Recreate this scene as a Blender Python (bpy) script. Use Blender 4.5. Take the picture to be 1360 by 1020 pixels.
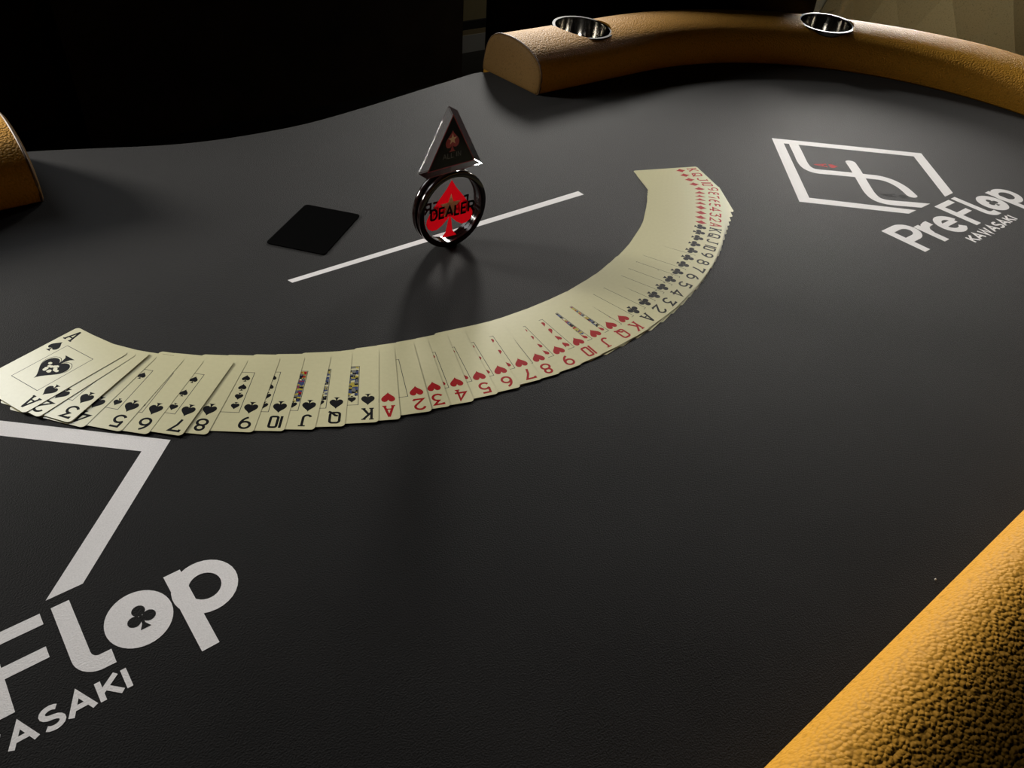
import bpy, bmesh, math, random
from mathutils import Matrix, Vector
random.seed(7)
for o in list(bpy.data.objects): bpy.data.objects.remove(o)
scene = bpy.context.scene
COL = scene.collection
PI = math.pi
TZ = 0.76                                   # height of the cloth above the floor
def tb(e1, e2, z=0.0):
    """millimetres measured on the table top -> metres in the room"""
    return Vector(((e1 - 425.0) / 1000, (e2 - 448.0) / 1000, TZ + z / 1000))

# ------------------------------------------------------------------ camera
F_PX, PITCH, ROLL, CAM_H, YAW = 1021.0, 0.696428, 0.0895506, 402.89, math.radians(41.6)
def cam_axes():
    cp, sp, cr, sr = math.cos(PITCH), math.sin(PITCH), math.cos(ROLL), math.sin(ROLL)
    right0, up0, fwd = Vector((1, 0, 0)), Vector((0, sp, cp)), Vector((0, cp, -sp))
    R = Matrix.Rotation(-YAW, 3, 'Z')
    return R @ (cr * right0 + sr * up0), R @ (-sr * right0 + cr * up0), R @ fwd
cr_, cu_, cf_ = cam_axes()
cam_d = bpy.data.cameras.new('camera')
cam_d.sensor_fit = 'HORIZONTAL'; cam_d.sensor_width = 36.0; cam_d.lens = F_PX / 1360 * 36.0
cam_d.clip_start = 0.01; cam_d.clip_end = 60
cam = bpy.data.objects.new('camera', cam_d); COL.objects.link(cam)
M = Matrix((cr_, cu_, -cf_)).transposed().to_4x4(); M.translation = tb(0, 0, CAM_H)
cam.matrix_world = M
scene.camera = cam

# ------------------------------------------------------------------ world, lights, exposure
vs = scene.view_settings
vs.view_transform = 'Standard'; vs.look = 'None'; vs.gamma = 1.0; vs.use_curve_mapping = False
vs.exposure = 0.0
world = bpy.data.worlds.new('room_air'); scene.world = world; world.use_nodes = True
bgn = world.node_tree.nodes['Background']
bgn.inputs['Color'].default_value = (1.0, 0.95, 0.9, 1); bgn.inputs['Strength'].default_value = 0.0008

def area_light(name, loc, target, size, energy, color, spread=180, shape='DISK', size_y=None):
    d = bpy.data.lights.new(name, 'AREA'); d.shape = shape; d.size = size
    if size_y: d.size_y = size_y
    d.energy = energy; d.color = color; d.spread = math.radians(spread)
    o = bpy.data.objects.new(name, d); COL.objects.link(o); o.location = loc
    o.rotation_euler = (Vector(target) - Vector(loc)).to_track_quat('-Z', 'Y').to_euler()
    return o
area_light('lamp_behind_far_rail', tb(1540, 1970, 600), tb(900, 400), 0.26, 5.6, (1.0, 0.965, 0.90), spread=66)
area_light('lamp_beyond_dealer_seat', tb(-600, 1900, 480), tb(250, 420), 0.30, 3.6, (1.0, 0.95, 0.87), spread=60)
area_light('panel_light', tb(-150, 1800, 830), tb(50, 540), 0.5, 0.8, (0.96, 0.98, 1.0), shape='RECTANGLE', size_y=0.5, spread=56)
area_light('lamp_behind_tub_chair', tb(2700, 1500, 440), tb(1000, 560), 0.5, 1.9, (1.0, 0.96, 0.90), spread=34)
area_light('added_chair_fill', tb(1300, -300, 1900), tb(2250, 900, -50), 0.25, 0.32, (1.0, 0.90, 0.62), spread=26)  # added fill to bring out the chair's quilting, not a known lamp
area_light('added_back_wall_fill', tb(3000, 2500, 700), tb(2380, 3110, -600), 0.3, 0.35, (1.0, 0.92, 0.74), spread=80)  # unseen fill put in to brighten the back wall and skirting

# ------------------------------------------------------------------ materials
def new_mat(name):
    m = bpy.data.materials.new(name); m.use_nodes = True
    nt = m.node_tree; return m, nt, nt.nodes['Principled BSDF'], nt.nodes, nt.links
def tex_coord(nt):
    return nt.nodes.new('ShaderNodeTexCoord').outputs['Object']
def plain(name, rgb, rough=0.6, metal=0.0, spec=0.5, var=0.0, scale=40, coat=0.0):
    m, nt, b, N, L = new_mat(name)
    b.inputs['Roughness'].default_value = rough; b.inputs['Metallic'].default_value = metal
    b.inputs['Specular IOR Level'].default_value = spec; b.inputs['Coat Weight'].default_value = coat
    n = N.new('ShaderNodeTexNoise'); n.inputs['Scale'].default_value = scale; n.inputs['Detail'].default_value = 3
    L.new(tex_coord(nt), n.inputs['Vector'])
    r = N.new('ShaderNodeValToRGB')
    r.color_ramp.elements[0].position = .3; r.color_ramp.elements[1].position = .7
    r.color_ramp.elements[0].color = tuple(c * (1 - var) for c in rgb) + (1,)
    r.color_ramp.elements[1].color = tuple(min(1, c * (1 + var)) for c in rgb) + (1,)
    L.new(n.outputs['Fac'], r.inputs['Fac']); L.new(r.outputs['Color'], b.inputs['Base Color'])
    return m
def cloth(name, rgb, var=0.35, sheen=0.135, bump=0.9, spec=0.06):
    m, nt, b, N, L = new_mat(name)
    b.inputs['Roughness'].default_value = 0.72; b.inputs['Specular IOR Level'].default_value = spec
    b.inputs['Sheen Weight'].default_value = sheen; b.inputs['Sheen Roughness'].default_value = 0.38
    co = tex_coord(nt)
    n1 = N.new('ShaderNodeTexNoise'); n1.inputs['Scale'].default_value = 1000; n1.inputs['Detail'].default_value = 3; L.new(co, n1.inputs['Vector'])
    n2 = N.new('ShaderNodeTexNoise'); n2.inputs['Scale'].default_value = 9; n2.inputs['Detail'].default_value = 6; L.new(co, n2.inputs['Vector'])
    mx = N.new('ShaderNodeMath'); mx.operation = 'MULTIPLY_ADD'; mx.inputs[1].default_value = 0.45
    L.new(n2.outputs['Fac'], mx.inputs[0]); 
    m2 = N.new('ShaderNodeMath'); m2.operation = 'MULTIPLY'; m2.inputs[1].default_value = 0.55; L.new(n1.outputs['Fac'], m2.inputs[0]); L.new(m2.outputs[0], mx.inputs[2])
    r = N.new('ShaderNodeValToRGB'); r.color_ramp.elements[0].position = .36; r.color_ramp.elements[1].position = .64
    r.color_ramp.elements[0].color = tuple(c * (1 - var) for c in rgb) + (1,); r.color_ramp.elements[1].color = tuple(c * (1 + var) for c in rgb) + (1,)
    L.new(mx.outputs[0], r.inputs['Fac']); L.new(r.outputs['Color'], b.inputs['Base Color'])
    bp = N.new('ShaderNodeBump'); bp.inputs['Strength'].default_value = bump; bp.inputs['Distance'].default_value = 0.0005
    L.new(n1.outputs['Fac'], bp.inputs['Height']); L.new(bp.outputs['Normal'], b.inputs['Normal'])
    return m
def leather(name, rgb, scale=400, bump=0.75, rough=0.6, spec=0.09, dist=0.0009):
    m, nt, b, N, L = new_mat(name)
    b.inputs['Roughness'].default_value = rough; b.inputs['Specular IOR Level'].default_value = spec
    co = tex_coord(nt)
    nz = N.new('ShaderNodeTexNoise'); nz.inputs['Scale'].default_value = scale * .6; L.new(co, nz.inputs['Vector'])
    mixv = N.new('ShaderNodeVectorMath'); mixv.operation = 'MULTIPLY_ADD'; mixv.inputs[1].default_value = (.0016,) * 3
    L.new(nz.outputs['Color'], mixv.inputs[0]); L.new(co, mixv.inputs[2])
    v = N.new('ShaderNodeTexVoronoi'); v.feature = 'SMOOTH_F1'; v.inputs['Smoothness'].default_value = .25; v.inputs['Scale'].default_value = scale; L.new(mixv.outputs[0], v.inputs['Vector'])
    mr = N.new('ShaderNodeMapRange'); mr.inputs['From Min'].default_value = .95; mr.inputs['From Max'].default_value = .12; L.new(v.outputs['Distance'], mr.inputs['Value'])
    r = N.new('ShaderNodeValToRGB'); r.color_ramp.elements[0].color = tuple(c * .72 for c in rgb) + (1,); r.color_ramp.elements[1].color = tuple(rgb) + (1,); r.color_ramp.elements[1].position = .45
    L.new(mr.outputs[0], r.inputs['Fac']); L.new(r.outputs['Color'], b.inputs['Base Color'])
    bp = N.new('ShaderNodeBump'); bp.inputs['Strength'].default_value = bump; bp.inputs['Distance'].default_value = dist
    L.new(mr.outputs[0], bp.inputs['Height']); L.new(bp.outputs['Normal'], b.inputs['Normal'])
    return m
def acrylic(name):
    m, nt, b, N, L = new_mat(name)
    out = N['Material Output']
    tr = N.new('ShaderNodeBsdfTransparent'); tr.inputs['Color'].default_value = (.93, .92, .92, 1)
    gl = N.new('ShaderNodeBsdfGlossy'); gl.inputs['Roughness'].default_value = .03
    fr = N.new('ShaderNodeFresnel'); fr.inputs['IOR'].default_value = 1.16
    mx = N.new('ShaderNodeMixShader'); L.new(fr.outputs[0], mx.inputs['Fac']); L.new(tr.outputs[0], mx.inputs[1]); L.new(gl.outputs[0], mx.inputs[2])
    L.new(mx.outputs[0], out.inputs['Surface'])
    return m
def film(name, rgb):
    """thin coloured film that lets light through from behind"""
    m, nt, b, N, L = new_mat(name); out = N['Material Output']
    n = N.new('ShaderNodeTexNoise'); n.inputs['Scale'].default_value = 60; L.new(tex_coord(nt), n.inputs['Vector'])
    r = N.new('ShaderNodeValToRGB'); r.color_ramp.elements[0].color = tuple(c * .95 for c in rgb) + (1,); r.color_ramp.elements[1].color = rgb + (1,)
    L.new(n.outputs['Fac'], r.inputs['Fac'])
    di = N.new('ShaderNodeBsdfDiffuse'); tl = N.new('ShaderNodeBsdfTranslucent'); mx = N.new('ShaderNodeMixShader'); mx.inputs['Fac'].default_value = .5
    L.new(r.outputs['Color'], di.inputs['Color']); L.new(r.outputs['Color'], tl.inputs['Color'])
    L.new(di.outputs[0], mx.inputs[1]); L.new(tl.outputs[0], mx.inputs[2]); L.new(mx.outputs[0], out.inputs['Surface'])
    return m
def glass(name, rgb=(1, 1, 1), ior=1.45):
    m, nt, b, N, L = new_mat(name); out = N['Material Output']
    rf = N.new('ShaderNodeBsdfRefraction'); rf.inputs['Color'].default_value = rgb + (1,); rf.inputs['IOR'].default_value = ior; rf.inputs['Roughness'].default_value = 0.0
    gl = N.new('ShaderNodeBsdfGlossy'); gl.inputs['Roughness'].default_value = .18
    mx = N.new('ShaderNodeMixShader'); mx.inputs['Fac'].default_value = .006
    L.new(rf.outputs[0], mx.inputs[1]); L.new(gl.outputs[0], mx.inputs[2]); L.new(mx.outputs[0], out.inputs['Surface'])
    return m

MAT = dict(
    felt=cloth('grey_speed_cloth', (.0088, .0087, .0089)),
    felt_print=cloth('white_cloth_print', (.84, .82, .82), var=.08, sheen=.1, bump=.4),
    felt_red=cloth('red_cloth_print', (.42, .01, .012), var=.1, sheen=.05),
    felt_black=cloth('black_cloth_print', (.008, .008, .008), var=.1, sheen=.0),
    leather=leather('tan_pebbled_leather', (.54, .265, .030)),
    leather_plain=leather('tan_smooth_leather', (.26, .15, .05), scale=500, bump=.2),
    piping=plain('dark_leather_piping', (.14, .075, .03), .5),
    steel=plain('polished_steel', (.30, .29, .27), .12, 1.0, var=.05),
    dark_steel=plain('blackened_steel', (.045, .044, .042), .5, 1.0),
    apron=plain('black_table_apron', (.012, .011, .011), .6, var=.2),
    card=plain('cream_plastic_card', (.62, .585, .36), .27, spec=.5, var=.02, scale=300),
    card_edge=plain('card_stock_edge', (.55, .52, .40), .5),
    ink_black=plain('black_ink', (.006, .006, .007), .45, spec=.04),
    ink_red=plain('red_ink', (.33, .008, .010), .45, spec=.04),
    ink_line=plain('grey_blue_ink', (.03, .033, .038), .4, spec=.1),
    ink_yellow=plain('yellow_ink', (.38, .31, .045), .35, spec=.15),
    ink_blue=plain('blue_ink', (.035, .055, .15), .35, spec=.15),
    ink_grey=plain('grey_ink', (.16, .16, .14), .35, spec=.15),
    cut=plain('matte_black_plastic', (.004, .004, .004), .8, spec=.0),
    rim=plain('dark_bronze_rim', (.010, .0045, .004), .10, 0.0, spec=.28),
    clear=acrylic('clear_acrylic'), block=acrylic('clear_acrylic_block'),
    spade_red=film('red_translucent_film', (.50, .003, .008)), star_film=plain('beige_button_star', (.85, .58, .33), .5, spec=.1),
    star=plain('beige_star_print', (.66, .43, .24), .5, spec=.2),
    black_label=plain('black_label_film', (.003, .003, .003), .4, spec=.1),
    label_red=plain('red_label_border', (.30, .012, .015), .4),
    label_grey=plain('grey_label_print', (.09, .09, .09), .4),
    black_leather=leather('black_leather', (.006, .006, .006), scale=250, bump=.15, rough=.7, spec=.15),
    cream=leather('cream_leather', (.58, .50, .34), scale=420, bump=.15, rough=.5),
    white_leather=leather('off_white_leather', (.66, .64, .60), scale=420, bump=.12, rough=.5),
    chair_leg=plain('black_chair_leg', (.01, .01, .01), .4),
    floor=cloth('dark_carpet', (.030, .028, .025), sheen=.1),
    wall_dark=plain('shaded_brown_panel', (.09, .062, .042), .7, var=.2, scale=6, spec=.3),  # panel brown; its dark tone also stands in for missing light at left
    wall_olive=plain('olive_plaster', (.30, .25, .13), .85, var=.06, scale=5),
    skirting=plain('off_white_paint', (.45, .45, .44), .5),
    skirting_cap=plain('beige_wood', (.32, .25, .14), .5),
    ceiling=plain('dark_ceiling_paint', (.03, .03, .03), .9),
)

# ------------------------------------------------------------------ helpers
def tag(o, label=None, cat=None, group=None, kind=None):
    if label: o['label'] = label
    if cat: o['category'] = cat
    if group: o['group'] = group
    if kind: o['kind'] = kind
    return o
def link(name, me, parent=None):
    o = bpy.data.objects.new(name, me); COL.objects.link(o)
    if parent: o.parent = parent
    return o
def empty(name, loc=(0, 0, 0), mat=None):
    o = bpy.data.objects.new(name, None); o.empty_display_size = .05; COL.objects.link(o)
    if mat is not None: o.matrix_world = mat
    else: o.location = loc
    return o
def mesh(name, verts, faces, mats, idx=None, smooth=False):
    me = bpy.data.meshes.new(name); me.from_pydata([tuple(v) for v in verts], [], faces)
    for m in (mats if isinstance(mats, (list, tuple)) else [mats]): me.materials.append(m)
    if idx: me.polygons.foreach_set('material_index', idx)
    if smooth: me.polygons.foreach_set('use_smooth', [True] * len(me.polygons))
    me.update(); return me
def recalc(me):
    bm = bmesh.new(); bm.from_mesh(me); bmesh.ops.recalc_face_normals(bm, faces=bm.faces); bm.to_mesh(me); bm.free(); return me
def smooth_by_angle(me, deg=35):
    bm = bmesh.new(); bm.from_mesh(me)
    for f in bm.faces: f.smooth = True
    for e in bm.edges:
        if len(e.link_faces) == 2 and e.calc_face_angle(0) > math.radians(deg): e.smooth = False
    bm.to_mesh(me); bm.free(); return me
class Flat:
    """collects flat polygons (x, y) for print on a surface"""
    def __init__(s, lift=True): s.lv = 0; s.v = []; s.f = []; s.m = []; s.lift = lift
    def poly(s, pts, mi=0, z=0.0, keep=False):
        if not keep: s.lv += 1
        # orientation: counter-clockwise so that the print faces up
        a = sum(p[0] * q[1] - q[0] * p[1] for p, q in zip(pts, pts[1:] + pts[:1]))
        if a < 0: pts = pts[::-1]
        n = len(s.v); z = z + .0010 * (s.lv % 16) if s.lift else z; s.v += [(p[0], p[1], z) for p in pts]; s.f.append(tuple(range(n, n + len(pts)))); s.m.append(mi)
    def ribbon(s, pts, w, mi=0, closed=False, z=0.0, w1=None):
        P = [Vector(p) for p in pts]
        Q = [P[0]]
        for p in P[1:]:
            if (p - Q[-1]).length > 1e-6: Q.append(p)
        P = Q; n = len(P); L = []; R = []
        for i in range(n):
            a = P[i - 1] if (i > 0 or closed) else None; b = P[(i + 1) % n] if (i < n - 1 or closed) else None
            ww = w if w1 is None else w + (w1 - w) * i / (n - 1)
            d0 = (P[i] - a).normalized() if a is not None else (b - P[i]).normalized()
            d1 = (b - P[i]).normalized() if b is not None else d0
            t = d0 + d1
            if t.length < 1e-6: t = d0
            t.normalize(); nn = Vector((-t.y, t.x)); c = max(.45, nn.dot(Vector((-d0.y, d0.x))))
            L.append(P[i] + nn * (ww / 2 / c)); R.append(P[i] - nn * (ww / 2 / c))
        s.lv += 1
        for i in range(n if closed else n - 1):
            j = (i + 1) % n
            s.poly([tuple(R[i]), tuple(R[j]), tuple(L[j]), tuple(L[i])], mi, z, True)
    def build(s, name, mats, scale=.001, M=None):
        vs_ = [Vector((x * scale, y * scale, z * scale)) for x, y, z in s.v]
        if M is not None: vs_ = [M @ v for v in vs_]
        return mesh(name, vs_, s.f, mats, s.m)
def arc(cx, cy, rx, ry, a0, a1, n=14):
    return [(cx + rx * math.cos(math.radians(a0 + (a1 - a0) * i / n)), cy + ry * math.sin(math.radians(a0 + (a1 - a0) * i / n))) for i in range(n + 1)]
def box_bm(bm, x0, x1, y0, y1, z0, z1):
    r = bmesh.ops.create_cube(bm, size=1.0)
    bmesh.ops.scale(bm, vec=(x1 - x0, y1 - y0, z1 - z0), verts=r['verts'])
    bmesh.ops.translate(bm, vec=((x0 + x1) / 2, (y0 + y1) / 2, (z0 + z1) / 2), verts=r['verts'])
    return r['verts']
def box(name, x0, x1, y0, y1, z0, z1, mat, parent=None, bevel=0.0, M=None, seg=2):
    bm = bmesh.new(); box_bm(bm, x0, x1, y0, y1, z0, z1)
    if bevel: bmesh.ops.bevel(bm, geom=bm.edges[:], offset=bevel, segments=seg, affect='EDGES', profile=.6)
    if M is not None: bmesh.ops.transform(bm, matrix=M, verts=bm.verts)
    me = bpy.data.meshes.new(name); bm.to_mesh(me); bm.free(); me.materials.append(mat)
    if bevel: smooth_by_angle(me, 50)
    return link(name, me, parent)
def lathe(profile, seg=64, closed=False):
    """profile (r, z) -> verts, faces about z"""
    v = []; f = []; n = len(profile)
    for i in range(seg):
        a = 2 * PI * i / seg
        v += [(r * math.cos(a), r * math.sin(a), z) for r, z in profile]
    for i in range(seg):
        j = (i + 1) % seg
        for k in range(n if closed else n - 1):
            l = (k + 1) % n
            f.append((i * n + k, j * n + k, j * n + l, i * n + l))
    return v, f
def tube(pts, r, seg=8):
    P = [Vector(p) for p in pts]; v = []; f = []; n = len(P)
    up = Vector((0, 0, 1))
    for i in range(n):
        t = (P[min(n - 1, i + 1)] - P[max(0, i - 1)]).normalized()
        a = t.cross(up)
        if a.length < 1e-4: a = t.cross(Vector((1, 0, 0)))
        a.normalize(); b = a.cross(t)
        v += [P[i] + (a * math.cos(2 * PI * k / seg) + b * math.sin(2 * PI * k / seg)) * r for k in range(seg)]
    for i in range(n - 1):
        for k in range(seg):
            l = (k + 1) % seg; f.append((i * seg + k, i * seg + l, (i + 1) * seg + l, (i + 1) * seg + k))
    f.append(tuple(range(seg))[::-1]); f.append(tuple((n - 1) * seg + k for k in range(seg)))
    return v, f

# suit shapes, centred, about 1 high
def heart_outline(w, h, flip=False, n=40):
    pts = []
    for i in range(n):
        t = 2 * PI * i / n
        x = 16 * math.sin(t) ** 3; y = 13 * math.cos(t) - 5 * math.cos(2 * t) - 2 * math.cos(3 * t) - math.cos(4 * t)
        pts.append((x / 32 * w, (y + 2.5) / 29 * h * (-1 if flip else 1)))
    return pts
def put(pts, cx, cy, inv=False):
    return [(cx - x, cy - y) if inv else (cx + x, cy + y) for x, y in pts]
def suit(F, s, cx, cy, h, inv=False, mi=0, z=0.0, n=32, wide=.78):
    if s == 'H': F.poly(put(heart_outline(h * .86, h * .92, n=n), cx, cy, inv), mi, z)
    elif s == 'D':
        c = [(0, .5), (.36, 0), (0, -.5), (-.36, 0)]; pts = []
        for i in range(4):
            a, b = c[i], c[(i + 1) % 4]
            for k in range(4):
                t = k / 4; m = 1 - .12 * math.sin(PI * t); pts.append(((a[0] + (b[0] - a[0]) * t) * m * h, (a[1] + (b[1] - a[1]) * t) * m * h))
        F.poly(put(pts, cx, cy, inv), mi, z)
    elif s == 'S':
        body = [(x, y + .1 * h) for x, y in heart_outline(h * wide, h * .82, True, n)]
        F.poly(put(body, cx, cy, inv), mi, z)
        F.poly(put([(.02 * h, .05 * h), (.04 * h, -.28 * h), (.09 * h, -.42 * h), (.19 * h, -.5 * h), (-.19 * h, -.5 * h), (-.09 * h, -.42 * h), (-.04 * h, -.28 * h), (-.02 * h, .05 * h)], cx, cy, inv), mi, z)
    else:
        r = .215 * h
        for x, y in ((0, .27), (-.235, -.08), (.235, -.08)):
            F.poly(put([(x * h + r * math.cos(2 * PI * k / 16), y * h + r * math.sin(2 * PI * k / 16)) for k in range(16)], cx, cy, inv), mi, z)
        F.poly(put([(.05 * h, .1 * h), (.05 * h, -.28 * h), (.17 * h, -.5 * h), (-.17 * h, -.5 * h), (-.05 * h, -.28 * h), (-.05 * h, .1 * h)], cx, cy, inv), mi, z)
def star_pts(cx, cy, R, r=None, rot=90):
    r = r or R * .40
    return [(cx + (R if k % 2 == 0 else r) * math.cos(math.radians(rot + 36 * k)), cy + (R if k % 2 == 0 else r) * math.sin(math.radians(rot + 36 * k))) for k in range(10)]

# index characters in a 10 x 13 box
def rr(x0, x1, y0, y1, r):
    return arc(x1 - r, y1 - r, r, r, 0, 90, 4) + arc(x0 + r, y1 - r, r, r, 90, 180, 4) + arc(x0 + r, y0 + r, r, r, 180, 270, 4) + arc(x1 - r, y0 + r, r, r, 270, 360, 4)
GLY = {
    'A': [[(1.4, .4), (5, 12.9)], [(5, 12.9), (8.6, .4)], [(2.7, 4.2), (7.3, 4.2)], [(-.2, .55), (3.2, .55)], [(6.8, .55), (10.2, .55)], [(4.2, 12.4), (5.8, 12.4)]],
    '2': [[(1.1, 9.6)] + arc(5, 9.3, 3.9, 3.2, 165, -35) + [(1.0, .75), (9.2, .75)], [(9.0, .7), (9.0, 2.2)]],
    '3': [[(1.2, 10.8), (1.2, 12.3), (8.7, 12.3), (4.4, 7.9)] + arc(4.7, 4.2, 4.1, 3.6, 88, -155)],
    '4': [[(7, .5), (7, 12.4), (.7, 4), (9.9, 4)], [(5, .55), (9, .55)]],
    '5': [[(8.7, 12.3), (2.2, 12.3), (1.7, 7.2)] + arc(4.9, 4.3, 4.1, 3.7, 135, -150)],
    '6': [arc(5, 4.2, 3.9, 3.5, 0, 360, 24), arc(8.6, 4.6, 7.5, 8.2, 182, 108)],
    '7': [[(1, 10.4), (1, 12.3), (8.9, 12.3), (5.2, 6), (4.0, 0)]],
    '8': [arc(5, 9.6, 3.1, 2.7, 0, 360, 22), arc(5, 3.9, 3.9, 3.2, 0, 360, 24)],
    '9': [arc(5, 8.8, 3.9, 3.5, 0, 360, 24), arc(1.4, 8.4, 7.5, 8.2, 2, -72)],
    '10': [[(.9, .1), (.9, 12.9)], rr(3.7, 9.4, .75, 12.25, 1.4)],
    'J': [[(4.6, 12.3), (10, 12.3)], [(7.3, 12.3), (7.3, 3.6)] + arc(4.3, 3.6, 3, 2.9, 0, -160)],
    'Q': [rr(1.2, 8.8, .9, 12.2, 2.2), [(2.6, 4.4), (4.6, 4.2), (7.6, 1), (10.2, -.4)]],
    'K': [[(2, .5), (2, 12.5)], [(2.2, 5), (8.2, 12.3)], [(4.3, 7.2), (8.6, .6)], [(.2, .5), (3.9, .5)], [(.2, 12.5), (3.9, 12.5)], [(6.6, 12.5), (10, 12.5)], [(6.8, .5), (10.2, .5)]],
}
def index_glyph(F, ch, cx, cy, inv, mi, sx=.95):
    for st in GLY[ch]:
        pts = put([((x - 5) * sx, y - 6.5) for x, y in st], cx, cy, inv)
        serif = len(st) == 2 and abs(st[0][1] - st[1][1]) < .01
        closed = len(st) > 4 and math.hypot(st[0][0] - st[-1][0], st[0][1] - st[-1][1]) < .01 or ch in '10Q' and len(st) > 10
        F.ribbon(pts[:-1] if closed and math.hypot(st[0][0] - st[-1][0], st[0][1] - st[-1][1]) < .01 else pts, 1.3 if serif else 2.0, mi, closed)
# plain capitals in a 1 x 1 box (widths in units of the height)
CAP = {
    'D': (.78, [[(.1, 0), (.1, 1), (.38, 1)] + arc(.38, .5, .32, .5, 90, -90) + [(.1, 0)]]),
    'E': (.66, [[(.62, 1), (.1, 1), (.1, 0), (.62, 0)], [(.1, .52), (.56, .52)]]),
    'A': (.78, [[(.03, 0), (.39, 1), (.75, 0)], [(.16, .34), (.62, .34)]]),
    'L': (.62, [[(.1, 1), (.1, 0), (.6, 0)]]),
    'R': (.76, [[(.1, 0), (.1, 1), (.42, 1)] + arc(.42, .74, .25, .26, 90, -90) + [(.1, .48)], [(.4, .48), (.7, 0)]]),
    'I': (.24, [[(.12, 0), (.12, 1)]]),
    'N': (.76, [[(.1, 0), (.1, 1), (.66, 0), (.66, 1)]]),
    'K': (.72, [[(.1, 0), (.1, 1)], [(.68, 1), (.12, .42)], [(.28, .58), (.7, 0)]]),
    'W': (1.05, [[(.04, 1), (.28, 0), (.52, .95), (.76, 0), (1.0, 1)]]),
    'S': (.68, [arc(.36, .755, .25, .235, 40, 265, 10) + arc(.36, .26, .27, .25, 80, -145, 10)]),
    ' ': (.35, []),
}
def caps(F, text, x0, y0, h, total, stroke, mi=0, z=0.0, mirror=False):
    w = sum(CAP[c][0] for c in text); k = total / w; x = 0
    for c in text:
        for st in CAP[c][1]:
            pts = [((x + (px - CAP[c][0]/2) * k * .86 + CAP[c][0]/2*k), stroke / 2 + py * (h - stroke)) for px, py in st]
            pts = [((x0 + total - p[0]) if mirror else (x0 + p[0]), y0 + p[1]) for p in pts]
            F.ribbon(pts, stroke, mi, False, z)
        x += CAP[c][0] * k

# ------------------------------------------------------------------ the room
def plane(name, corners, mat):
    o = link(name, mesh(name, corners, [(0, 1, 2, 3)], mat)); tag(o, kind='structure'); return o
def slab(name, a, b, mat):   # table millimetres for e1/e2, metres for height
    p, q = tb(a[0], a[1]), tb(b[0], b[1])
    o = box(name, min(p.x, q.x), max(p.x, q.x), min(p.y, q.y), max(p.y, q.y), a[2], b[2], mat); tag(o, kind='structure'); return o
slab('floor', (-5000, -3000, -.06), (6000, 3300, 0), MAT['floor'])
slab('ceiling', (-5000, -3000, 3.0), (6000, 3300, 3.06), MAT['ceiling'])
slab('wall_back', (1990, 3115, 0), (6000, 3300, 3.0), MAT['wall_olive'])
slab('wall_left', (500, 2800, 0), (2030, 3300, 3.0), MAT['wall_dark'])
slab('wall_far_left', (-5000, 3060, 0), (500, 3300, 3.0), MAT['wall_dark'])
slab('baseboard_back', (2030, 3095, 0), (6000, 3115, .078), MAT['skirting'])
slab('trim_1', (2030, 3098, .078), (6000, 3115, .100), MAT['skirting_cap'])
slab('trim_2', (2030, 3101, .100), (6000, 3115, .138), MAT['apron'])

# ------------------------------------------------------------------ the poker table
table = empty('poker_table', (0, 0, 0))
tag(table, 'oval poker table with dark grey cloth, tan leather rail and white printed logos', 'poker table')
CXR, CXL, CY, RI = 997.0, -147.0, 448.0, 414.0
# cloth outline: racetrack with the dealer's bay cut into the far side
cut_edge = [(757, 983), (751, 987.5), (742, 988.5), (733, 988), (691, 979), (644, 970), (569, 954), (489, 938), (416, 927), (345, 929), (290, 936), (240, 950), (173, 979), (111, 1004), (104, 1003), (99, 998)]
outline = [(CXR + 540 * math.cos(a), CY + 540 * math.sin(a)) for a in [PI / 2 - PI * i / 48 for i in range(49)]]
outline = [(770, 985)] + outline
outline += [(CXL + 540 * math.cos(a), CY + 540 * math.sin(a)) for a in [-PI / 2 - PI * i / 48 for i in range(49)]]
outline += [(85, 988)] + cut_edge[::-1]
def smooth_poly(pts, it=1):
    for _ in range(it):
        q = []
        for i in range(len(pts)):
            a, b = pts[i], pts[(i + 1) % len(pts)]
            q += [(a[0] * .75 + b[0] * .25, a[1] * .75 + b[1] * .25), (a[0] * .25 + b[0] * .75, a[1] * .25 + b[1] * .75)]
        pts = q
    return pts
outline = smooth_poly(outline, 2)
bm = bmesh.new()
vv = [bm.verts.new(tb(x, y, 0)) for x, y in outline]
top = bm.faces.new(vv); bm.normal_update()
if top.normal.z < 0: top.normal_flip()
r = bmesh.ops.extrude_face_region(bm, geom=[top])
for v in [g for g in r['geom'] if isinstance(g, bmesh.types.BMVert)]: v.co.z -= .034
bmesh.ops.recalc_face_normals(bm, faces=bm.faces)
edges = [e for e in bm.edges if all(abs(v.co.z - TZ) < 1e-5 for v in e.verts)]
bmesh.ops.bevel(bm, geom=edges, offset=.004, segments=2, affect='EDGES')
me = bpy.data.meshes.new('playing_surface'); bm.to_mesh(me); bm.free(); me.materials.append(MAT['felt'])
surf = link('playing_surface', me, table)
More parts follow.
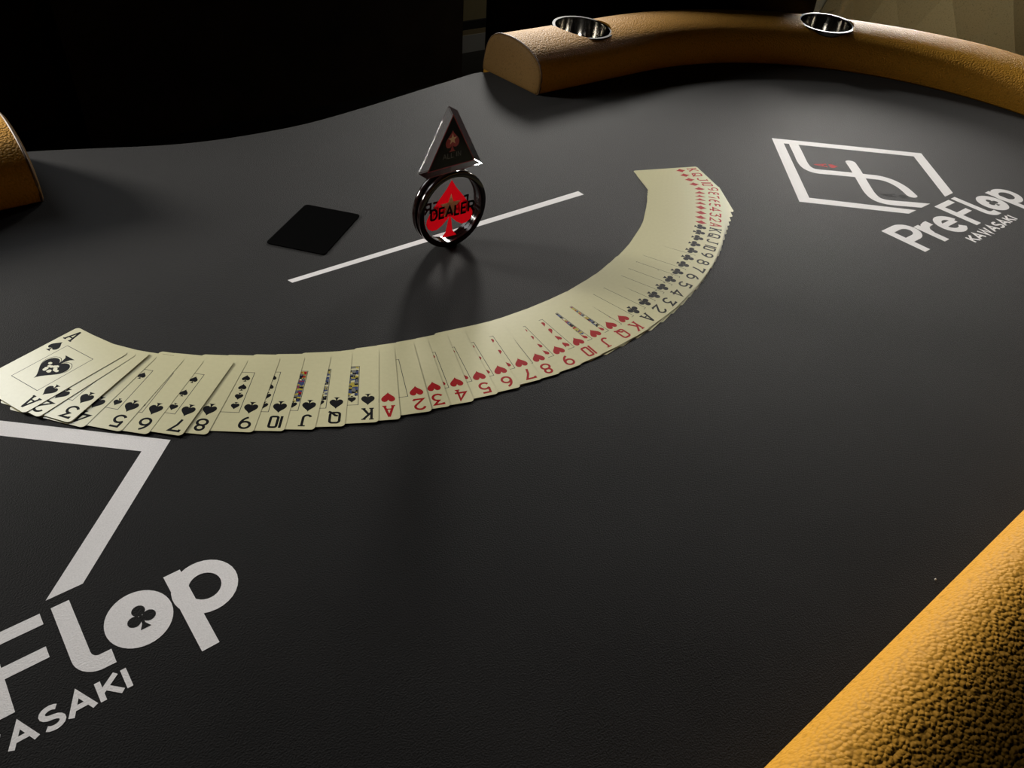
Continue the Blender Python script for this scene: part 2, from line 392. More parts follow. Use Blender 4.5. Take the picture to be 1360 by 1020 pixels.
# apron and legs under the top
bm = bmesh.new()
ap = [(CXR + 470 * math.cos(a), CY + 400 * math.sin(a)) for a in [PI / 2 - PI * i / 24 for i in range(25)]] + [(CXL + 470 * math.cos(a), CY + 400 * math.sin(a)) for a in [-PI / 2 - PI * i / 24 for i in range(25)]]
vv = [bm.verts.new(tb(x, y, -34.5)) for x, y in ap]; f = bm.faces.new(vv)
r = bmesh.ops.extrude_face_region(bm, geom=[f])
for v in [g for g in r['geom'] if isinstance(g, bmesh.types.BMVert)]: v.co.z -= .08
bmesh.ops.recalc_face_normals(bm, faces=bm.faces)
me = bpy.data.meshes.new('apron'); bm.to_mesh(me); bm.free(); me.materials.append(MAT['apron']); link('apron', me, table)
for lx in (100, 750):
    v, f = lathe([(.0, 0), (.26, 0), (.26, .02), (.10, .06), (.075, .12), (.075, .58), (.14, .645), (0, .645)], 32)
    c = tb(lx, CY); v = [(x + c.x, y + c.y, z) for x, y, z in v]
    link('pedestal_leg', smooth_by_angle(recalc(mesh('pedestal_leg', v, f, MAT['apron']))), table)

# padded rail: profile (outward from inner foot, height)
PROF = [(4, 0), (-1, 3), (-4, 12), (-5, 22), (-3.5, 33), (1.5, 42), (8, 48), (18, 54), (30, 58.5), (45, 62), (60, 63.8), (76, 64.2), (90, 63), (101, 61), (110, 57.5), (118, 52), (124, 45), (128.5, 36), (132, 24), (135, 10), (136, -2), (136, -40), (120, -40), (120, -1.0), (60, -.6), (20, -.4)]
# towards the near side the padding falls away outwards, shaped so the rail top sinks into shade
PROF_NEAR = [(4, 0), (-1, 3), (-4, 12), (-5, 22), (-4, 33), (0, 43), (5, 50), (11, 54.5), (18, 57.2), (26, 57.8), (36, 56.4), (50, 53), (65, 48.6), (80, 43.8), (95, 38), (108, 31), (118, 24), (126, 17), (131, 10), (135, 3), (136, -2), (136, -40), (120, -40), (120, -1.0), (60, -.6), (20, -.4)]
def profile_at(k):
    w = min(1, max(0, (CY + 120 - k) / (RI - 40))); w = w * w * (3 - 2 * w)
    return [(a[0] + (b[0] - a[0]) * w, a[1] + (b[1] - a[1]) * w) for a, b in zip(PROF, PROF_NEAR)]
def rail_path():
    P = []
    xs = [766 + (CXR - 766) * i / 12 for i in range(13)]
    P += [((x, CY + RI), (0, 1)) for x in xs]
    for i in range(1, 61):
        a = PI / 2 - PI * i / 60; P.append(((CXR + RI * math.cos(a), CY + RI * math.sin(a)), (math.cos(a), math.sin(a))))
    for i in range(1, 41): P.append(((CXR + (CXL - CXR) * i / 40, CY - RI), (0, -1)))
    for i in range(1, 61):
        a = -PI / 2 - PI * i / 60; P.append(((CXL + RI * math.cos(a), CY + RI * math.sin(a)), (math.cos(a), math.sin(a))))
    for i in range(1, 13): P.append(((CXL + (92 - CXL) * i / 12, CY + RI), (0, 1)))
    return P
RP = rail_path()
v = []; f = []; n = len(PROF)
for (p, nn) in RP:
    v += [tb(p[0] + nn[0] * s, p[1] + nn[1] * s, z) for s, z in profile_at(p[1])]
for i in range(len(RP) - 1):
    for k in range(n):
        l = (k + 1) % n; f.append((i * n + k, i * n + l, (i + 1) * n + l, (i + 1) * n + k))
f.append(tuple(range(n))); f.append(tuple((len(RP) - 1) * n + k for k in range(n))[::-1])
rail_me = recalc(mesh('rail', v, f, MAT['leather']))
rail = link('rail', rail_me, table)
tag(rail, 'tan pebbled leather padded rail')
CUPS = [(910, 933, 60.0), (1340, 770, 60.0), (222, -40, 44.5)]
cutters = []
for (x, y, z) in CUPS:
    vv_, ff_ = lathe([(0, -.056), (.0462, -.056), (.0462, .03), (0, .03)], 48)
    c = tb(x, y, z); cm = recalc(mesh('hole', [(a + c.x, b + c.y, d + c.z) for a, b, d in vv_], ff_, MAT['apron']))
    bmw = bmesh.new(); bmw.from_mesh(cm); bmesh.ops.remove_doubles(bmw, verts=bmw.verts, dist=1e-6); bmesh.ops.recalc_face_normals(bmw, faces=bmw.faces); bmw.to_mesh(cm); bmw.free()
    co = link('hole', cm); md = rail.modifiers.new('hole', 'BOOLEAN'); md.operation = 'DIFFERENCE'; md.object = co; md.solver = 'EXACT'; cutters.append(co)
bpy.context.view_layer.update()
dg = bpy.context.evaluated_depsgraph_get()
cutme = bpy.data.meshes.new_from_object(rail.evaluated_get(dg))
rail.modifiers.clear(); rail.data = cutme; cutme.name = 'rail'
for c in cutters: bpy.data.objects.remove(c)
smooth_by_angle(rail.data, 38)
# smooth leather end panels with a line of piping
def end_cap(e1, sgn):
    pf = PROF[:21]; cx = 66; cz = 28; v = []; rings = [(1.0, 0), (.985, 1.6), (.95, 2.8), (.8, 4.2), (.45, 5.2)]
    for sc, off in rings:
        v += [tb(e1 - sgn * (off + .3), CY + RI + cx + (s - cx) * sc, max(0.2, cz + (z - cz) * sc)) for s, z in pf]
    f = []; m = len(pf)
    for a in range(len(rings) - 1):
        for k in range(m):
            l = (k + 1) % m; f.append((a * m + k, a * m + l, (a + 1) * m + l, (a + 1) * m + k))
    f.append(tuple((len(rings) - 1) * m + k for k in range(m)))
    o = link('end_panel', recalc(mesh('end_panel', v, f, MAT['leather_plain'], smooth=True)), table)
    tv, tf = tube([tb(e1 - sgn * .5, CY + RI + s, max(.8, z)) for s, z in pf], .0013)
    link('piping', mesh('piping', tv, tf, MAT['piping'], smooth=True), o)
end_cap(766, 1); end_cap(92, -1)
# cup holders let into the rail
for i, (x, y, z) in enumerate(CUPS):
    v, f = lathe([(.0452, .0004), (.0440, .0004), (.0436, -.046), (.041, -.050), (0, -.0505), (0, -.052), (.0448, -.052), (.0452, -.048)], 64, True)
    c = tb(x, y, z)
    o = link('cup_holder', smooth_by_angle(recalc(mesh('cup_holder', v, f, MAT['steel'])), 40), table); o.location = c
    rv, rf_ = lathe([(.0455, -.0006), (.0490, -.0006), (.0494, .0006), (.0488, .0016), (.0446, .0016), (.0440, .0008)], 64, True)
    link('cup_rim', smooth_by_angle(recalc(mesh('cup_rim', rv, rf_, MAT['dark_steel'])), 40), o)
    nx_, ny_ = ((x-CXR), (y-CY)) if x > CXR else (0, y-CY)
    ang = math.atan2(ny_, nx_); o.rotation_euler = (Matrix.Rotation(ang, 3, 'Z') @ Matrix.Rotation(math.radians(-4.5 if y > CY else 16), 3, 'Y') @ Matrix.Rotation(-ang, 3, 'Z')).to_euler()
# printed line and logos on the cloth
F = Flat(); F.poly([(237.5, 596.5), (239, 590.2), (604.5, 584.5), (604.6, 594.4)])
def on_cloth(name, F, mat, dx, dy, z=.12):
    vs_ = [tb(x + dx, y + dy, z + 3 * q) for x, y, q in F.v]
    return link(name, mesh(name, vs_, F.f, mat, F.m), table)
on_cloth('betting_line', F, MAT['felt_print'], 0, 0)
def spline(P, k=6):
    out = []
    for i in range(len(P)-1):
        p0, p1, p2, p3 = P[max(0, i-1)], P[i], P[i+1], P[min(len(P)-1, i+2)]
        for j in range(k):
            t = j/k
            out.append(tuple(.5*(2*p1[c]+(p2[c]-p0[c])*t+(2*p0[c]-5*p1[c]+4*p2[c]-p3[c])*t*t+(3*p1[c]-p0[c]-3*p2[c]+p3[c])*t**3) for c in (0, 1)))
    return out+[P[-1]]
def logo(dx, dy):
    F = Flat(); W = 14.4; h = W / math.sqrt(2)
    # open diamond frame, both lower bars cut level
    o_, i_ = 143.0, 143.0 - W * math.sqrt(2); cy = -90.5
    F.poly([(-8.0, 143), (o_, 0), (o_ + cy + 6, cy), (i_ + cy + 6, cy), (i_, 0), (-8.0, i_)])
    F.poly([(-8.0, 143), (-8.0, i_), (-i_, 0.5), (-i_ - cy, cy), (-o_ - cy + 3, cy), (-o_, 0.5)])
    on_cloth('logo_frame', F, MAT['felt_print'], dx, dy)
    F = Flat()
    s1 = spline([(0, 111), (-21, 88.5), (-39.5, 69), (-48, 56), (-48, 45), (-41, 37), (-28, 25.5), (-10, 8.7), (2.6, -4), (12.5, -14.5), (16.5, -27), (14.8, -41), (10.2, -52), (2.2, -65)])
    F.ribbon(s1, 13.6)
    s2 = spline([(20.5, 34.5), (8, 20), (-8, 3), (-26, -16), (-40.5, -32), (-48, -45), (-46.5, -56), (-37, -66.8), (-24.5, -77.2), (-10, -90), (-3, -96)])
    tmp = Flat(); tmp.ribbon(s2, 13.6)
    for fc in tmp.f:      # trim level at the foot
        pts = [(tmp.v[k][0], tmp.v[k][1]) for k in fc]; out = []
        for a, b in zip(pts, pts[1:] + pts[:1]):
            if a[1] >= -90.5: out.append(a)
            if (a[1] >= -90.5) != (b[1] >= -90.5):
                t = (-90.5 - a[1]) / (b[1] - a[1]); out.append((a[0] + (b[0] - a[0]) * t, -90.5))
        if len(out) > 2: F.poly(out)
    for (x, y, a) in ((0, 111, 48), (20.5, 34.5, 48), (2.5, -65, -122)):
        F.poly([(x + 6.8 * math.cos(math.radians(a + t)), y + 3.4 * math.sin(math.radians(a + t))) if False else (x + 6.8 * math.cos(math.radians(a + t)), y + 6.8 * math.sin(math.radians(a + t))) for t in range(-90, 91, 15)])
    on_cloth('logo_monogram', F, MAT['felt_print'], dx, dy, .14)
    # tiny aces beside the monogram
    for (cx, cy_, s, mt) in ((-24.5, 51.5, 'H', 'felt_red'), (-24.5, -49, 'S', 'felt_black')):
        ca, sa = math.cos(math.radians(48)), math.sin(math.radians(48))
        for nm in ('ace_letter_print', 'ace_suit_print'):
            F = Flat()
            if nm == 'ace_letter_print':
                for st in GLY['A']: F.ribbon([((x - 5) * 1.05, (y - 6.5) * 1.25) for x, y in st], 2.3)
            else: suit(F, s, 0, -17.5, 13.5)
            F.v = [(cx + x * ca - y * sa, cy_ + x * sa + y * ca, q) for x, y, q in F.v]
            on_cloth(nm, F, MAT[mt], dx, dy, .13)
    # lettering
    F = Flat()
    F.ribbon([(-115.4, -96.5), (-115.4, -151)], 10.8)
    F.ribbon([(-112, -101.6), (-97, -101.6)] + arc(-97, -114, 14, 12.4, 90, -90, 12)[1:] + [(-112, -126.4)], 10.2)
    F.ribbon([(-72, -112), (-72, -151)], 10.2); F.ribbon([(-71, -131), (-68, -123), (-62, -118.3), (-55, -116.8), (-49.5, -117)], 10)
    F.ribbon([(-40, -130.5), (-15, -130.5)], 7.6)
    F.ribbon(arc(-29, -132.2, 14, 14.6, 8, 318, 26), 9.6)
    F.ribbon([(3.2, -97.6), (3.2, -151.8)], 10.6); F.ribbon([(0, -101.9), (33.2, -101.9)], 8.4); F.ribbon([(2, -125.4), (30.6, -125.4)], 8)
    F.ribbon([(44, -97.6), (44, -139)] + arc(52.5, -139, 8.5, 9.3, 180, 262, 8)[1:] + [(58.5, -148.4)], 9.8)
    F.poly(arc(77, -133, 18.4, 19.6, 0, 357, 40))
    F.ribbon([(102.8, -113.2), (102.8, -174)], 10); F.ribbon(arc(115.5, -133.2, 14.2, 14.6, 0, 350, 30), 9.6, closed=True)
    on_cloth('logo_lettering', F, MAT['felt_print'], dx, dy, .12)
    F = Flat(); caps(F, 'KAWASAKI', -48, -173.6, 15.6, 110, 3.0)
    on_cloth('logo_city_lettering', F, MAT['felt_print'], dx, dy, .12)
    F = Flat(); suit(F, 'C', 78.2, -132.6, 17.5)
    on_cloth('club_print', F, MAT['felt'], dx, dy, .2)
logo(964.7, 434.9); logo(-67.9, 448.0)

# ------------------------------------------------------------------ the fanned deck
POSES = [(29.9,576.0,-69.56,1.43,.0434),(34.3,567.9,-66.40,1.30,.0394),(42.1,553.9,-56.43,1.33,.0404),(45.7,545.4,-53.26,.66,.0193),(62.7,527.5,-49.83,.76,.0224),(74.8,514.7,-47.29,.79,.0234),(93.6,499.7,-47.29,1.00,.0299),(104.6,492.2,-42.59,.52,.0149),(128.3,476.6,-38.07,.58,.0168),(145.7,465.3,-36.50,.60,.0174),(164.2,454.3,-36.01,.66,.0191),(181.3,445.1,-32.96,.67,.0196),(202.4,434.8,-30.92,.77,.0227),
(215.8,428.3,-28.71,.74,.0217),(235.6,421.5,-23.24,.78,.0231),(249.5,418.1,-21.58,.62,.0179),(267.3,412.3,-20.56,.63,.0184),(286.0,408.0,-17.37,.64,.0186),(304.5,403.8,-15.58,.66,.0192),(324.4,401.3,-14.21,.70,.0205),(340.3,397.9,-11.81,.63,.0182),(360.0,394.9,-7.32,.63,.0181),(381.4,393.4,-3.70,.66,.0191),(401.4,392.6,.13,.67,.0196),(421.3,392.6,3.14,.70,.0206),(437.7,392.7,5.99,.69,.0202),
(455.5,394.8,9.12,.70,.0206),(473.6,397.0,12.05,.72,.0212),(489.8,399.5,14.86,.72,.0212),(506.7,403.5,17.77,.74,.0216),(523.9,408.4,19.57,.77,.0228),(541.0,413.5,20.79,.83,.0247),(556.7,419.3,22.32,.89,.0264),(571.0,424.9,23.95,.94,.0280),(585.8,431.6,25.73,1.01,.0303),(599.0,438.4,27.61,1.08,.0325),(611.7,444.5,29.58,1.15,.0346),(622.7,450.8,31.64,1.20,.0363),(633.1,457.0,33.80,1.25,.0378),
(642.3,463.1,36.05,1.28,.0387),(650.9,469.8,38.39,1.31,.0398),(660.1,476.2,40.81,1.36,.0411),(670.2,483.5,43.33,1.43,.0436),(677.5,489.0,45.87,1.44,.0437),(684.7,494.0,48.45,1.41,.0428),(692.0,499.1,51.09,1.28,.0388),(700.3,504.7,53.78,1.14,.0342),(709.2,511.3,56.52,1.05,.0315),(713.8,522.2,59.46,1.01,.0303),(719.5,532.5,62.39,.96,.0286),(725.0,543.6,65.34,.77,.0227),(733.2,555.5,68.29,.05,0)]
CW, CH, CT = 63.5, 88.9, .17
def card_mesh(name, mat, edge, w=CW, h=CH, t=CT, r=3.2):
    ring = []
    for (cx, cy, a0) in ((w/2-r, h/2-r, 0), (-w/2+r, h/2-r, 90), (-w/2+r, -h/2+r, 180), (w/2-r, -h/2+r, 270)):
        ring += arc(cx, cy, r, r, a0, a0 + 90, 5)
    n = len(ring); v = [(x/1000, y/1000, 0) for x, y in ring] + [(x/1000, y/1000, t/1000) for x, y in ring]
    f = [tuple(range(n))[::-1], tuple(range(n, 2*n))] + [(k, (k+1) % n, n + (k+1) % n, n + k) for k in range(n)]
    return mesh(name, v, f, [mat, edge], [0, 0] + [1] * n)
CARD_ME = card_mesh('playing_card', MAT['card'], MAT['card_edge'])
FX, FY = 15.7, 20.7
fr = Flat(); fr.ribbon([(CW/2-FX, CH/2-FY), (-CW/2+FX, CH/2-FY), (-CW/2+FX, -CH/2+FY), (CW/2-FX, -CH/2+FY)], .5, closed=True)
FRAME_ME = fr.build('border_line', MAT['ink_line'])
RANKS = ['A', '2', '3', '4', '5', '6', '7', '8', '9', '10', 'J', 'Q', 'K']
RNAME = ['ace', 'two', 'three', 'four', 'five', 'six', 'seven', 'eight', 'nine', 'ten', 'jack', 'queen', 'king']
SUITS = [('S', 'spades', 'black'), ('H', 'hearts', 'red'), ('C', 'clubs', 'black'), ('D', 'diamonds', 'red')]
def pip_layout(r):
    X, Y = 11.1, 16.4
    return {'2': [(0, Y), (0, -Y)], '3': [(0, Y), (0, 0), (0, -Y)], '4': [(-X, Y), (X, Y), (-X, -Y), (X, -Y)], '5': [(-X, Y), (X, Y), (-X, -Y), (X, -Y), (0, 0)],
            '6': [(s*X, y) for s in (-1, 1) for y in (Y, 0, -Y)], '7': [(s*X, y) for s in (-1, 1) for y in (Y, 0, -Y)] + [(0, 8)],
            '8': [(s*X, y) for s in (-1, 1) for y in (Y, 0, -Y)] + [(0, 8), (0, -8)], '9': [(s*X, y) for s in (-1, 1) for y in (Y, 5.4, -5.4, -Y)] + [(0, 0)],
            '10': [(s*X, y) for s in (-1, 1) for y in (Y, 5.4, -5.4, -Y)] + [(0, 11), (0, -11)]}.get(r, [])
def court(F, s, seed):
    """banded robe, ornament and hands in a mosaic, the same from both ends"""
    rnd = random.Random(seed); x0, x1 = -CW/2+FX+.5, CW/2-FX-.5; y1 = CH/2-FY-.6
    nx, ny = 12, 12; dx = (x1-x0)/nx; dy = y1/ny
    jx = [[(x0+i*dx+(rnd.uniform(-.35, .35)*dx if 0 < i < nx else 0), j*dy+(rnd.uniform(-.35, .35)*dy if 0 < j < ny else 0)) for i in range(nx+1)] for j in range(ny+1)]
    for j in range(ny):
        for i in range(nx):
            if i < 4 and j > 6: continue                       # white corner for the pip
            if j > 9 and not (3 < i < 12): continue
            c = rnd.choice([0, 1, 2, 3, 3, 4, 0, 2, 5])
            if c == 5: continue
            q = [jx[j][i], jx[j][i+1], jx[j+1][i+1], jx[j+1][i]]
            F.poly(q, c); F.poly([(-a, -b) for a, b in q], c)
            if rnd.random() < .5:
                mx, my = sum(a for a, _ in q)/4, sum(b for _, b in q)/4; k = rnd.choice([0, 1, 2, 4])
                p = [(mx+.6*math.cos(t), my+.8*math.sin(t)) for t in (0, 1.05, 2.1, 3.14, 4.2, 5.25)]
                F.poly(p, k); F.poly([(-a, -b) for a, b in p], k)
_gm = {}
def glyph_mesh(rk, colr, ink):
    if (rk, colr) not in _gm:
        F = Flat(); index_glyph(F, rk, 0, 0, False, 0); _gm[rk, colr] = F.build('index_character', ink)
    return _gm[rk, colr]
def pip_mesh(s, h, ink):
    if (s, h) not in _gm:
        F = Flat(); suit(F, s, 0, 0, h, False, n=40); _gm[s, h] = F.build('suit_pip', ink)
    return _gm[s, h]
for si, (s, sname, colr) in enumerate(SUITS):
    ink = MAT['ink_black'] if colr == 'black' else MAT['ink_red']
    for ri, rk in enumerate(RANKS):
        i = si*13+ri
        x, y, a, z0, b = POSES[i]; z0 = .05+(z0-.05)*.67; b *= .67
        o = link('playing_card', CARD_ME)
        o.matrix_world = Matrix.Translation(tb(x, y, z0)) @ Matrix.Rotation(math.radians(a), 4, 'Z') @ Matrix.Rotation(-math.atan(b), 4, 'Y')
        place = {0: ', topmost at the left end of the fan', 51: ', lowest, at the far right end of the fan'}.get(i)
        if place is None:
            prv = '%s of %s' % (RNAME[(i-1) % 13], SUITS[(i-1)//13][1])
            place = ' tucked under the ' + prv
        tag(o, '%s of %s playing card%s' % (RNAME[ri], sname, place), 'playing card', 'playing cards fanned in an arc')
        # corner indices and pips, each a piece of print of its own
        flip = Matrix.Rotation(PI, 4, 'Z')
        for inv in (False, True):
            for nm, me_ in (('index_character', glyph_mesh(rk, colr, ink)), ('index_pip', pip_mesh(s, 13.4 if s != 'H' else 12.6, ink))):
                p = link(nm, me_, o); sg = -1 if inv else 1
                px, py = (-CW/2+8.2, CH/2-9.8) if nm == 'index_character' else (-CW/2+8.3, CH/2-26.4)
                p.location = (sg*px/1000, sg*py/1000, (CT+.010)/1000); p.rotation_euler.z = PI if inv else 0
        p = link('border_line', FRAME_ME, o); p.location.z = (CT+.006)/1000
        spots = [(px, py, 8.2) for px, py in pip_layout(rk)]
        if rk in ('J', 'Q', 'K'): spots = [(-11.1, 17.0, 8.0), (11.1, -17.0, 8.0)]
        if rk == 'A' and s != 'S': spots = [(0, 0, 15)]
        for px, py, hh in spots:
            p = link('suit_pip', pip_mesh(s, hh, ink), o); p.location = (px/1000, py/1000, (CT+.010)/1000); p.rotation_euler.z = PI if py < 0 else 0
        if i == 0:
            F = Flat(); suit(F, 'S', 0, 0, 30, True, 0, n=48, wide=.84)
            p = link('large_spade', F.build('large_spade', ink), o); p.location.z = (CT+.010)/1000
            F = Flat(); F.ribbon([(px*1.12, py*1.10) for px, py in put([(q, w_+2.2) for q, w_ in heart_outline(24, 24, True, 40)], 0, 0, True)], .45, 0, True)
            link('spade_outline', F.build('spade_outline', ink), p)
            F = Flat(); rnd = random.Random(3)
            for k in range(13):
                px, py = rnd.uniform(-6.5, 6.5), rnd.uniform(-4.5, 4.5)-1
                F.poly([(px+1.9*math.cos(t*1.047), py+1.5*math.sin(t*1.047)) for t in range(6)])
            q = link('spade_ornament', F.build('spade_ornament', MAT['card']), p); q.location.z = .00003
        if rk in ('J', 'Q', 'K'):
            F = Flat(); court(F, s, i)
            p = link('court_picture', F.build('court_picture', [MAT['ink_yellow'], MAT['ink_red'] if s in 'HD' or rk == 'J' else MAT['ink_grey'], MAT['ink_blue'], MAT['ink_black'], MAT['ink_grey']]), o); p.location.z = (CT+.010)/1000

# ------------------------------------------------------------------ cut card
cut = link('cut_card', card_mesh('cut_card', MAT['cut'], MAT['cut'], 63.5, 88.9, .8, 4.0))
cut.matrix_world = Matrix.Translation(tb(303.6, 670.6, .25)) @ Matrix.Rotation(math.radians(-11.2-41.6), 4, 'Z')
tag(cut, 'blank matte black plastic cut card lying beside the white line', 'cut card')

# ------------------------------------------------------------------ dealer button, standing on its edge
R0 = 40.2
bt = empty('dealer_button', mat=Matrix.Translation(tb(405.8, 567, 0)))
tag(bt, 'round clear acrylic dealer button with dark rims standing on edge, DEALER over a red spade', 'dealer button')
# local frame: x along the line, y away from the viewer, z up; disc centre at (0, *, R0)
ROT = Matrix.Translation((0, 0, R0/1000)) @ Matrix.Rotation(math.radians(2.5), 4, 'Y') @ Matrix.Rotation(PI/2, 4, 'X')   # disc local (x, y, depth towards viewer)
def ring(name, d0, d1, ri, ro, mat, bev=1.3):
    prof = [(ri, -d0-bev*.7), (ri+bev*.6, -d0), (ro-bev, -d0), (ro-bev*.3, -d0-bev*.3), (ro, -d0-bev), (ro, -d1+bev), (ro-bev*.3, -d1+bev*.3), (ro-bev, -d1), (ri+bev*.6, -d1), (ri, -d1+bev*.7)]
    v, f = lathe([(r/1000, z/1000) for r, z in prof], 96, True)
    return link(name, smooth_by_angle(recalc(mesh(name, [ROT @ Vector(p) for p in v], f, mat)), 40), bt)
ring('front_rim', 0, 5.6, 34.4, R0, MAT['rim'])
ring('groove_band', 5.6, 9.0, 34.6, 37.2, MAT['rim'], .2)
ring('back_rim', 9.0, 14.6, 34.4, R0, MAT['rim'])
v, f = lathe([(0, -.0022), (.0345, -.0022), (.0345, -.0124), (0, -.0124)], 96)
cd = recalc(mesh('clear_disc', [ROT @ Vector(p) for p in v], f, MAT['clear'])); link('clear_disc', smooth_by_angle(cd), bt)
def on_disc(name, F, mats, d):
    return link(name, F.build(name, mats, M=ROT @ Matrix.Translation((0, 0, -d/1000))), bt)
F = Flat()
def big_spade(F, W_, tip, lobe, foot, fw):
    b = [(0, tip)]; h = tip-lobe
    b += [(W_*.10, tip-h*.17), (W_*.27, tip-h*.39), (W_*.42, tip-h*.60), (W_*.49, tip-h*.74), (W_*.50, tip-h*.84), (W_*.46, tip-h*.94), (W_*.37, lobe), (W_*.27, lobe), (W_*.16, tip-h*.93), (W_*.06, tip-h*.83), (0, tip-h*.76)]
    pts = b + [(-x, y) for x, y in b[1:-1]][::-1]
    F.poly(pts)
    F.poly([(0, tip-h*.7), (W_*.035, tip-h*.86), (W_*.075, lobe-(lobe-foot)*.45), (fw/2, foot), (-fw/2, foot), (-W_*.075, lobe-(lobe-foot)*.45), (-W_*.035, tip-h*.86)])
big_spade(F, 56.5, 30.0, -20.5, -31.5, 19)
on_disc('spade_emblem', F, MAT['spade_red'], 6.2)
F = Flat(); F.poly(star_pts(0, 2.2, 13.6)); on_disc('star_emblem', F, MAT['star_film'], 6.0)
F = Flat(); caps(F, 'DEALER', -27.5, -7.2, 13.0, 55, 2.3); on_disc('front_lettering', F, MAT['ink_black'], 2.0)
F = Flat(); caps(F, 'DEALER', -27.5, -6.0, 13.0, 55, 2.3, mirror=True); on_disc('back_lettering', F, MAT['ink_black'], 12.6)

# ------------------------------------------------------------------ all-in marker balanced on the button
SIDE = 69.0; HT = SIDE*math.sqrt(3)/2
mk = empty('all_in_marker', mat=Matrix.Translation(tb(407.4, 568.2, 2*R0+.1)) @ Matrix.Rotation(math.radians(4.0), 4, 'Z') @ Matrix.Rotation(math.radians(1.2), 4, 'Y'))
tag(mk, 'triangular clear acrylic all-in marker with black label balanced on the round button', 'all-in marker')
def tri_bm(side, base, d0, d1, bev):
    bm = bmesh.new(); h = side*math.sqrt(3)/2
    a = [bm.verts.new((x/1000, d0/1000, z/1000)) for x, z in ((-side/2, base), (side/2, base), (0, base+h))]
    b = [bm.verts.new((x/1000, d1/1000, z/1000)) for x, z in ((-side/2, base), (side/2, base), (0, base+h))]
    bm.faces.new(a); bm.faces.new(b[::-1])
    for k in range(3): l = (k+1) % 3; bm.faces.new((a[k], b[k], b[l], a[l]))
    bmesh.ops.recalc_face_normals(bm, faces=bm.faces)
    if bev: bmesh.ops.bevel(bm, geom=bm.edges[:], offset=bev/1000, segments=2, affect='EDGES')
    return bm
bm = tri_bm(SIDE, 0, 0, 14.5, .9); me = bpy.data.meshes.new('acrylic_block'); bm.to_mesh(me); bm.free(); me.materials.append(MAT['block']); link('acrylic_block', me, mk)
TRI_M = Matrix.Rotation(PI/2, 4, 'X')
def on_tri(name, F, mat, d=.1, back=False):
    if back: Mx = Matrix.Translation((0, .0145+d/1000, 0)) @ Matrix.Rotation(PI, 4, 'Z') @ TRI_M
    else: Mx = Matrix.Translation((0, -d/1000, 0)) @ TRI_M
    return link(name, F.build(name, mat, M=Mx), mk)
def tri_pts(inset):
    s = SIDE-2*inset*math.sqrt(3); return [(-s/2, inset), (s/2, inset), (0, inset+s*math.sqrt(3)/2)]
# the label is cast into the block, a few millimetres behind its front face
F = Flat(); F.poly(tri_pts(2.9)); on_tri('label_border', F, MAT['label_red'], -6.0)
F = Flat(); F.poly(tri_pts(3.9)); on_tri('label_panel', F, MAT['black_label'], -5.9)
F = Flat(); suit(F, 'S', 0, 28.4, 20.5, wide=.80, n=40); on_tri('label_spade', F, MAT['label_red'], -5.8)
F = Flat(); F.poly(star_pts(0, 30.0, 5.6)); on_tri('label_star', F, MAT['star'], -5.7)
F = Flat(); caps(F, 'ALL IN', -11.6, 11.8, 5.4, 23.2, .62); on_tri('label_lettering', F, MAT['label_grey'], -5.8)
F = Flat(); suit(F, 'S', 0, 28.4, 20.5, wide=.80, n=40); on_tri('reverse_spade', F, MAT['label_red'], -8.4, True)
F = Flat(); F.poly(star_pts(0, 30.0, 5.6)); on_tri('reverse_star', F, MAT['star'], -8.3, True)

# ------------------------------------------------------------------ chairs around the far side
def frame_at(e1, e2, face):
    """object frame on the floor: +y points from the chair towards the table, x to its side"""
    p = tb(e1, e2); p.z = 0
    return Matrix.Translation(p) @ Matrix.Rotation(face-PI/2, 4, 'Z')
def cushion(name, w, d, h, mat, parent, M, bev):
    bm = bmesh.new(); box_bm(bm, -w/2, w/2, -d/2, d/2, 0, h)
    bmesh.ops.bevel(bm, geom=bm.edges[:], offset=bev, segments=5, affect='EDGES', profile=.55)
    bmesh.ops.transform(bm, matrix=M, verts=bm.verts)
    me = bpy.data.meshes.new(name); bm.to_mesh(me); bm.free(); me.materials.append(mat); smooth_by_angle(me, 60)
    return link(name, me, parent)
def tapered_leg(parent, x, y, h, mat, r0=.022, r1=.014):
    v, f = lathe([(0, h), (r0, h), (r1, .004), (r1*.8, 0), (0, 0)], 12)
    o = link('leg', smooth_by_angle(recalc(mesh('leg', v, f, mat))), parent); o.location = (x, y, 0)
# black chair
bx_, by_ = 1215, 1055
bc = empty('black_armless_chair', mat=frame_at(bx_, by_, math.atan2(-.82, -.57)))
tag(bc, 'black upholstered chair with wide plain back pulled up behind the far rail', 'chair')
cushion('backrest', .64, .075, .515, MAT['black_leather'], bc, Matrix.Translation((0, 0, .42)) @ Matrix.Rotation(math.radians(5), 4, 'X'), .035)
cushion('seat', .56, .42, .10, MAT['black_leather'], bc, Matrix.Translation((0, .23, .38)), .03)
for sx in (-.23, .23):
    for sy in (.06, .40): tapered_leg(bc, sx, sy, .385, MAT['chair_leg'])
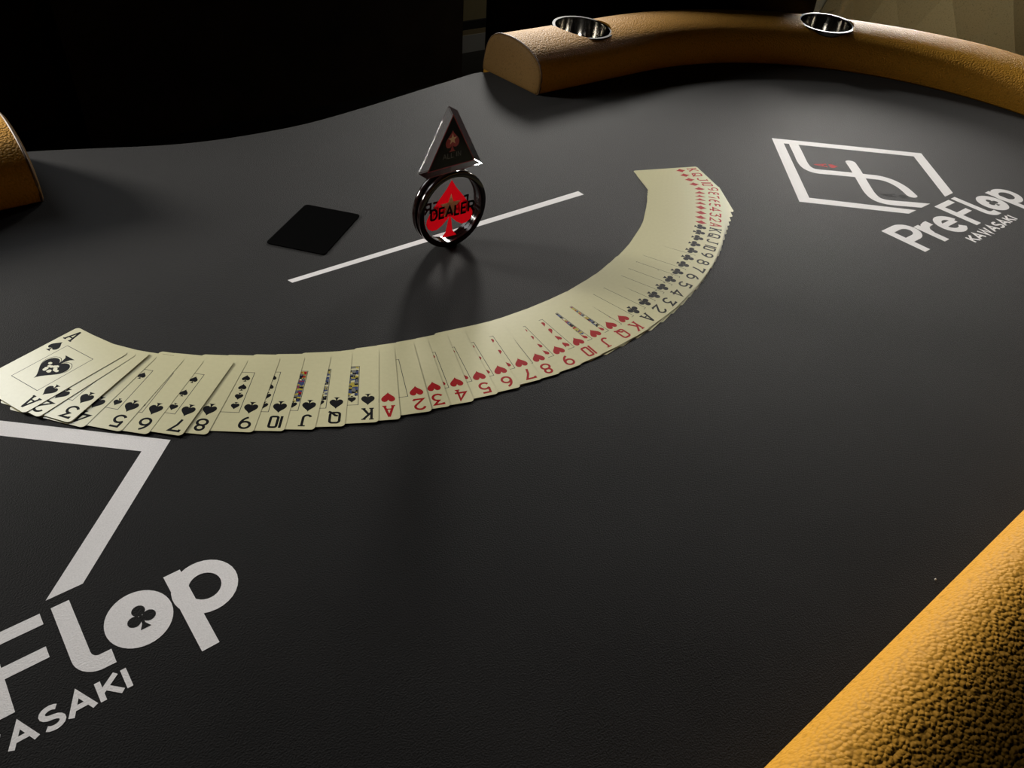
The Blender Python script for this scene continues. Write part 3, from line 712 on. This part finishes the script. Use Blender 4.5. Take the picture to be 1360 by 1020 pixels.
# cream tub chair with quilted inside
cx_, cy_ = 2230, 890
cc = empty('cream_tub_chair', mat=frame_at(cx_, cy_, math.atan2(CY-cy_, CXR-cx_)))
tag(cc, 'cream leather tub chair with quilted diamond stitched back at the right', 'chair')
def rim_h(a):
    t = min(1, max(0, (115-abs(a-270))/75)); t = t*t*(3-2*t); return .60+.33*t
def shell(name, r0, r1, z0, a0, a1, mats, n=60, lean=.05, q=.02):
    """curved upright wall open towards +y, lower at the arms; angles in degrees about the seat centre"""
    v = []; f = []; m = 8
    for i in range(n+1):
        d = a0+(a1-a0)*i/n; a = math.radians(d); z1 = rim_h(d)
        prof = [(r0, z0), (r0, z1-q), (r0+lean+.3*q, z1-.3*q), (r0+lean+q, z1), (r1+lean-q, z1), (r1+lean-.3*q, z1-.3*q), (r1+lean, z1-q), (r1, z0)]
        v += [(r*math.cos(a), r*math.sin(a), z) for r, z in prof]
    for i in range(n):
        for k in range(m): l = (k+1) % m; f.append((i*m+k, i*m+l, (i+1)*m+l, (i+1)*m+k))
    f.append(tuple(range(m))); f.append(tuple(n*m+k for k in range(m)))
    return smooth_by_angle(recalc(mesh(name, v, f, mats)), 45)
sh = link('shell', shell('shell', .325, .37, .16, 180-25, 360+25, MAT['white_leather']), cc); sh.location = (0, .30, 0)
def quilt(a_c, z_c, da, dz, parent):
    """one pillowed diamond of the quilting"""
    v = []; f = []; n = 10
    for i in range(n+1):
        for j in range(n+1):
            s, t = -1+2*i/n, -1+2*j/n
            a = a_c+(s+t)/2*da; z = z_c+(s-t)/2*dz
            z = min(max(z, .44), rim_h(a)-.025)
            puff = (1-s*s)**.5*(1-t*t)**.5 if abs(s) < 1 and abs(t) < 1 else 0
            r = .322-.055*puff**.6
            v.append((r*math.cos(math.radians(a)), r*math.sin(math.radians(a)), z))
    for i in range(n):
        for j in range(n): f.append((i*(n+1)+j, (i+1)*(n+1)+j, (i+1)*(n+1)+j+1, i*(n+1)+j+1))
    mq = mesh('quilted_panel', v, f, MAT['cream'], smooth=True)
    o = link('quilted_panel', mq, parent); o.location = (0, .30, 0)
for row in range(4):
    for k in range(9):
        ac = 270+(k-4)*30+(15 if row % 2 else 0); zc = .50+row*.13
        if 168 < ac < 374 and zc < rim_h(ac)+.05: quilt(ac, zc, 30, .26, cc)
cushion('seat', .58, .54, .14, MAT['cream'], cc, Matrix.Translation((0, .34, .32)), .045)
for sx in (-.2, .2):
    for sy in (.14, .5): tapered_leg(cc, sx, sy, .33, MAT['chair_leg'])

# ------------------------------------------------------------------ a crumb of white lint on the cloth
v, f = lathe([(0, 0), (.0006, .0002), (.0008, .0006), (.0005, .0010), (0, .0011)], 8)
v = [(x * (1.3 if y > 0 else .8), y * .8, z) for x, y, z in v]
ln = link('lint_speck', recalc(mesh('lint_speck', v, f, MAT['skirting']))); ln.location = tb(428.6, 48.7, .05)
tag(ln, 'tiny white lint speck on the cloth beside the near rail', 'lint')
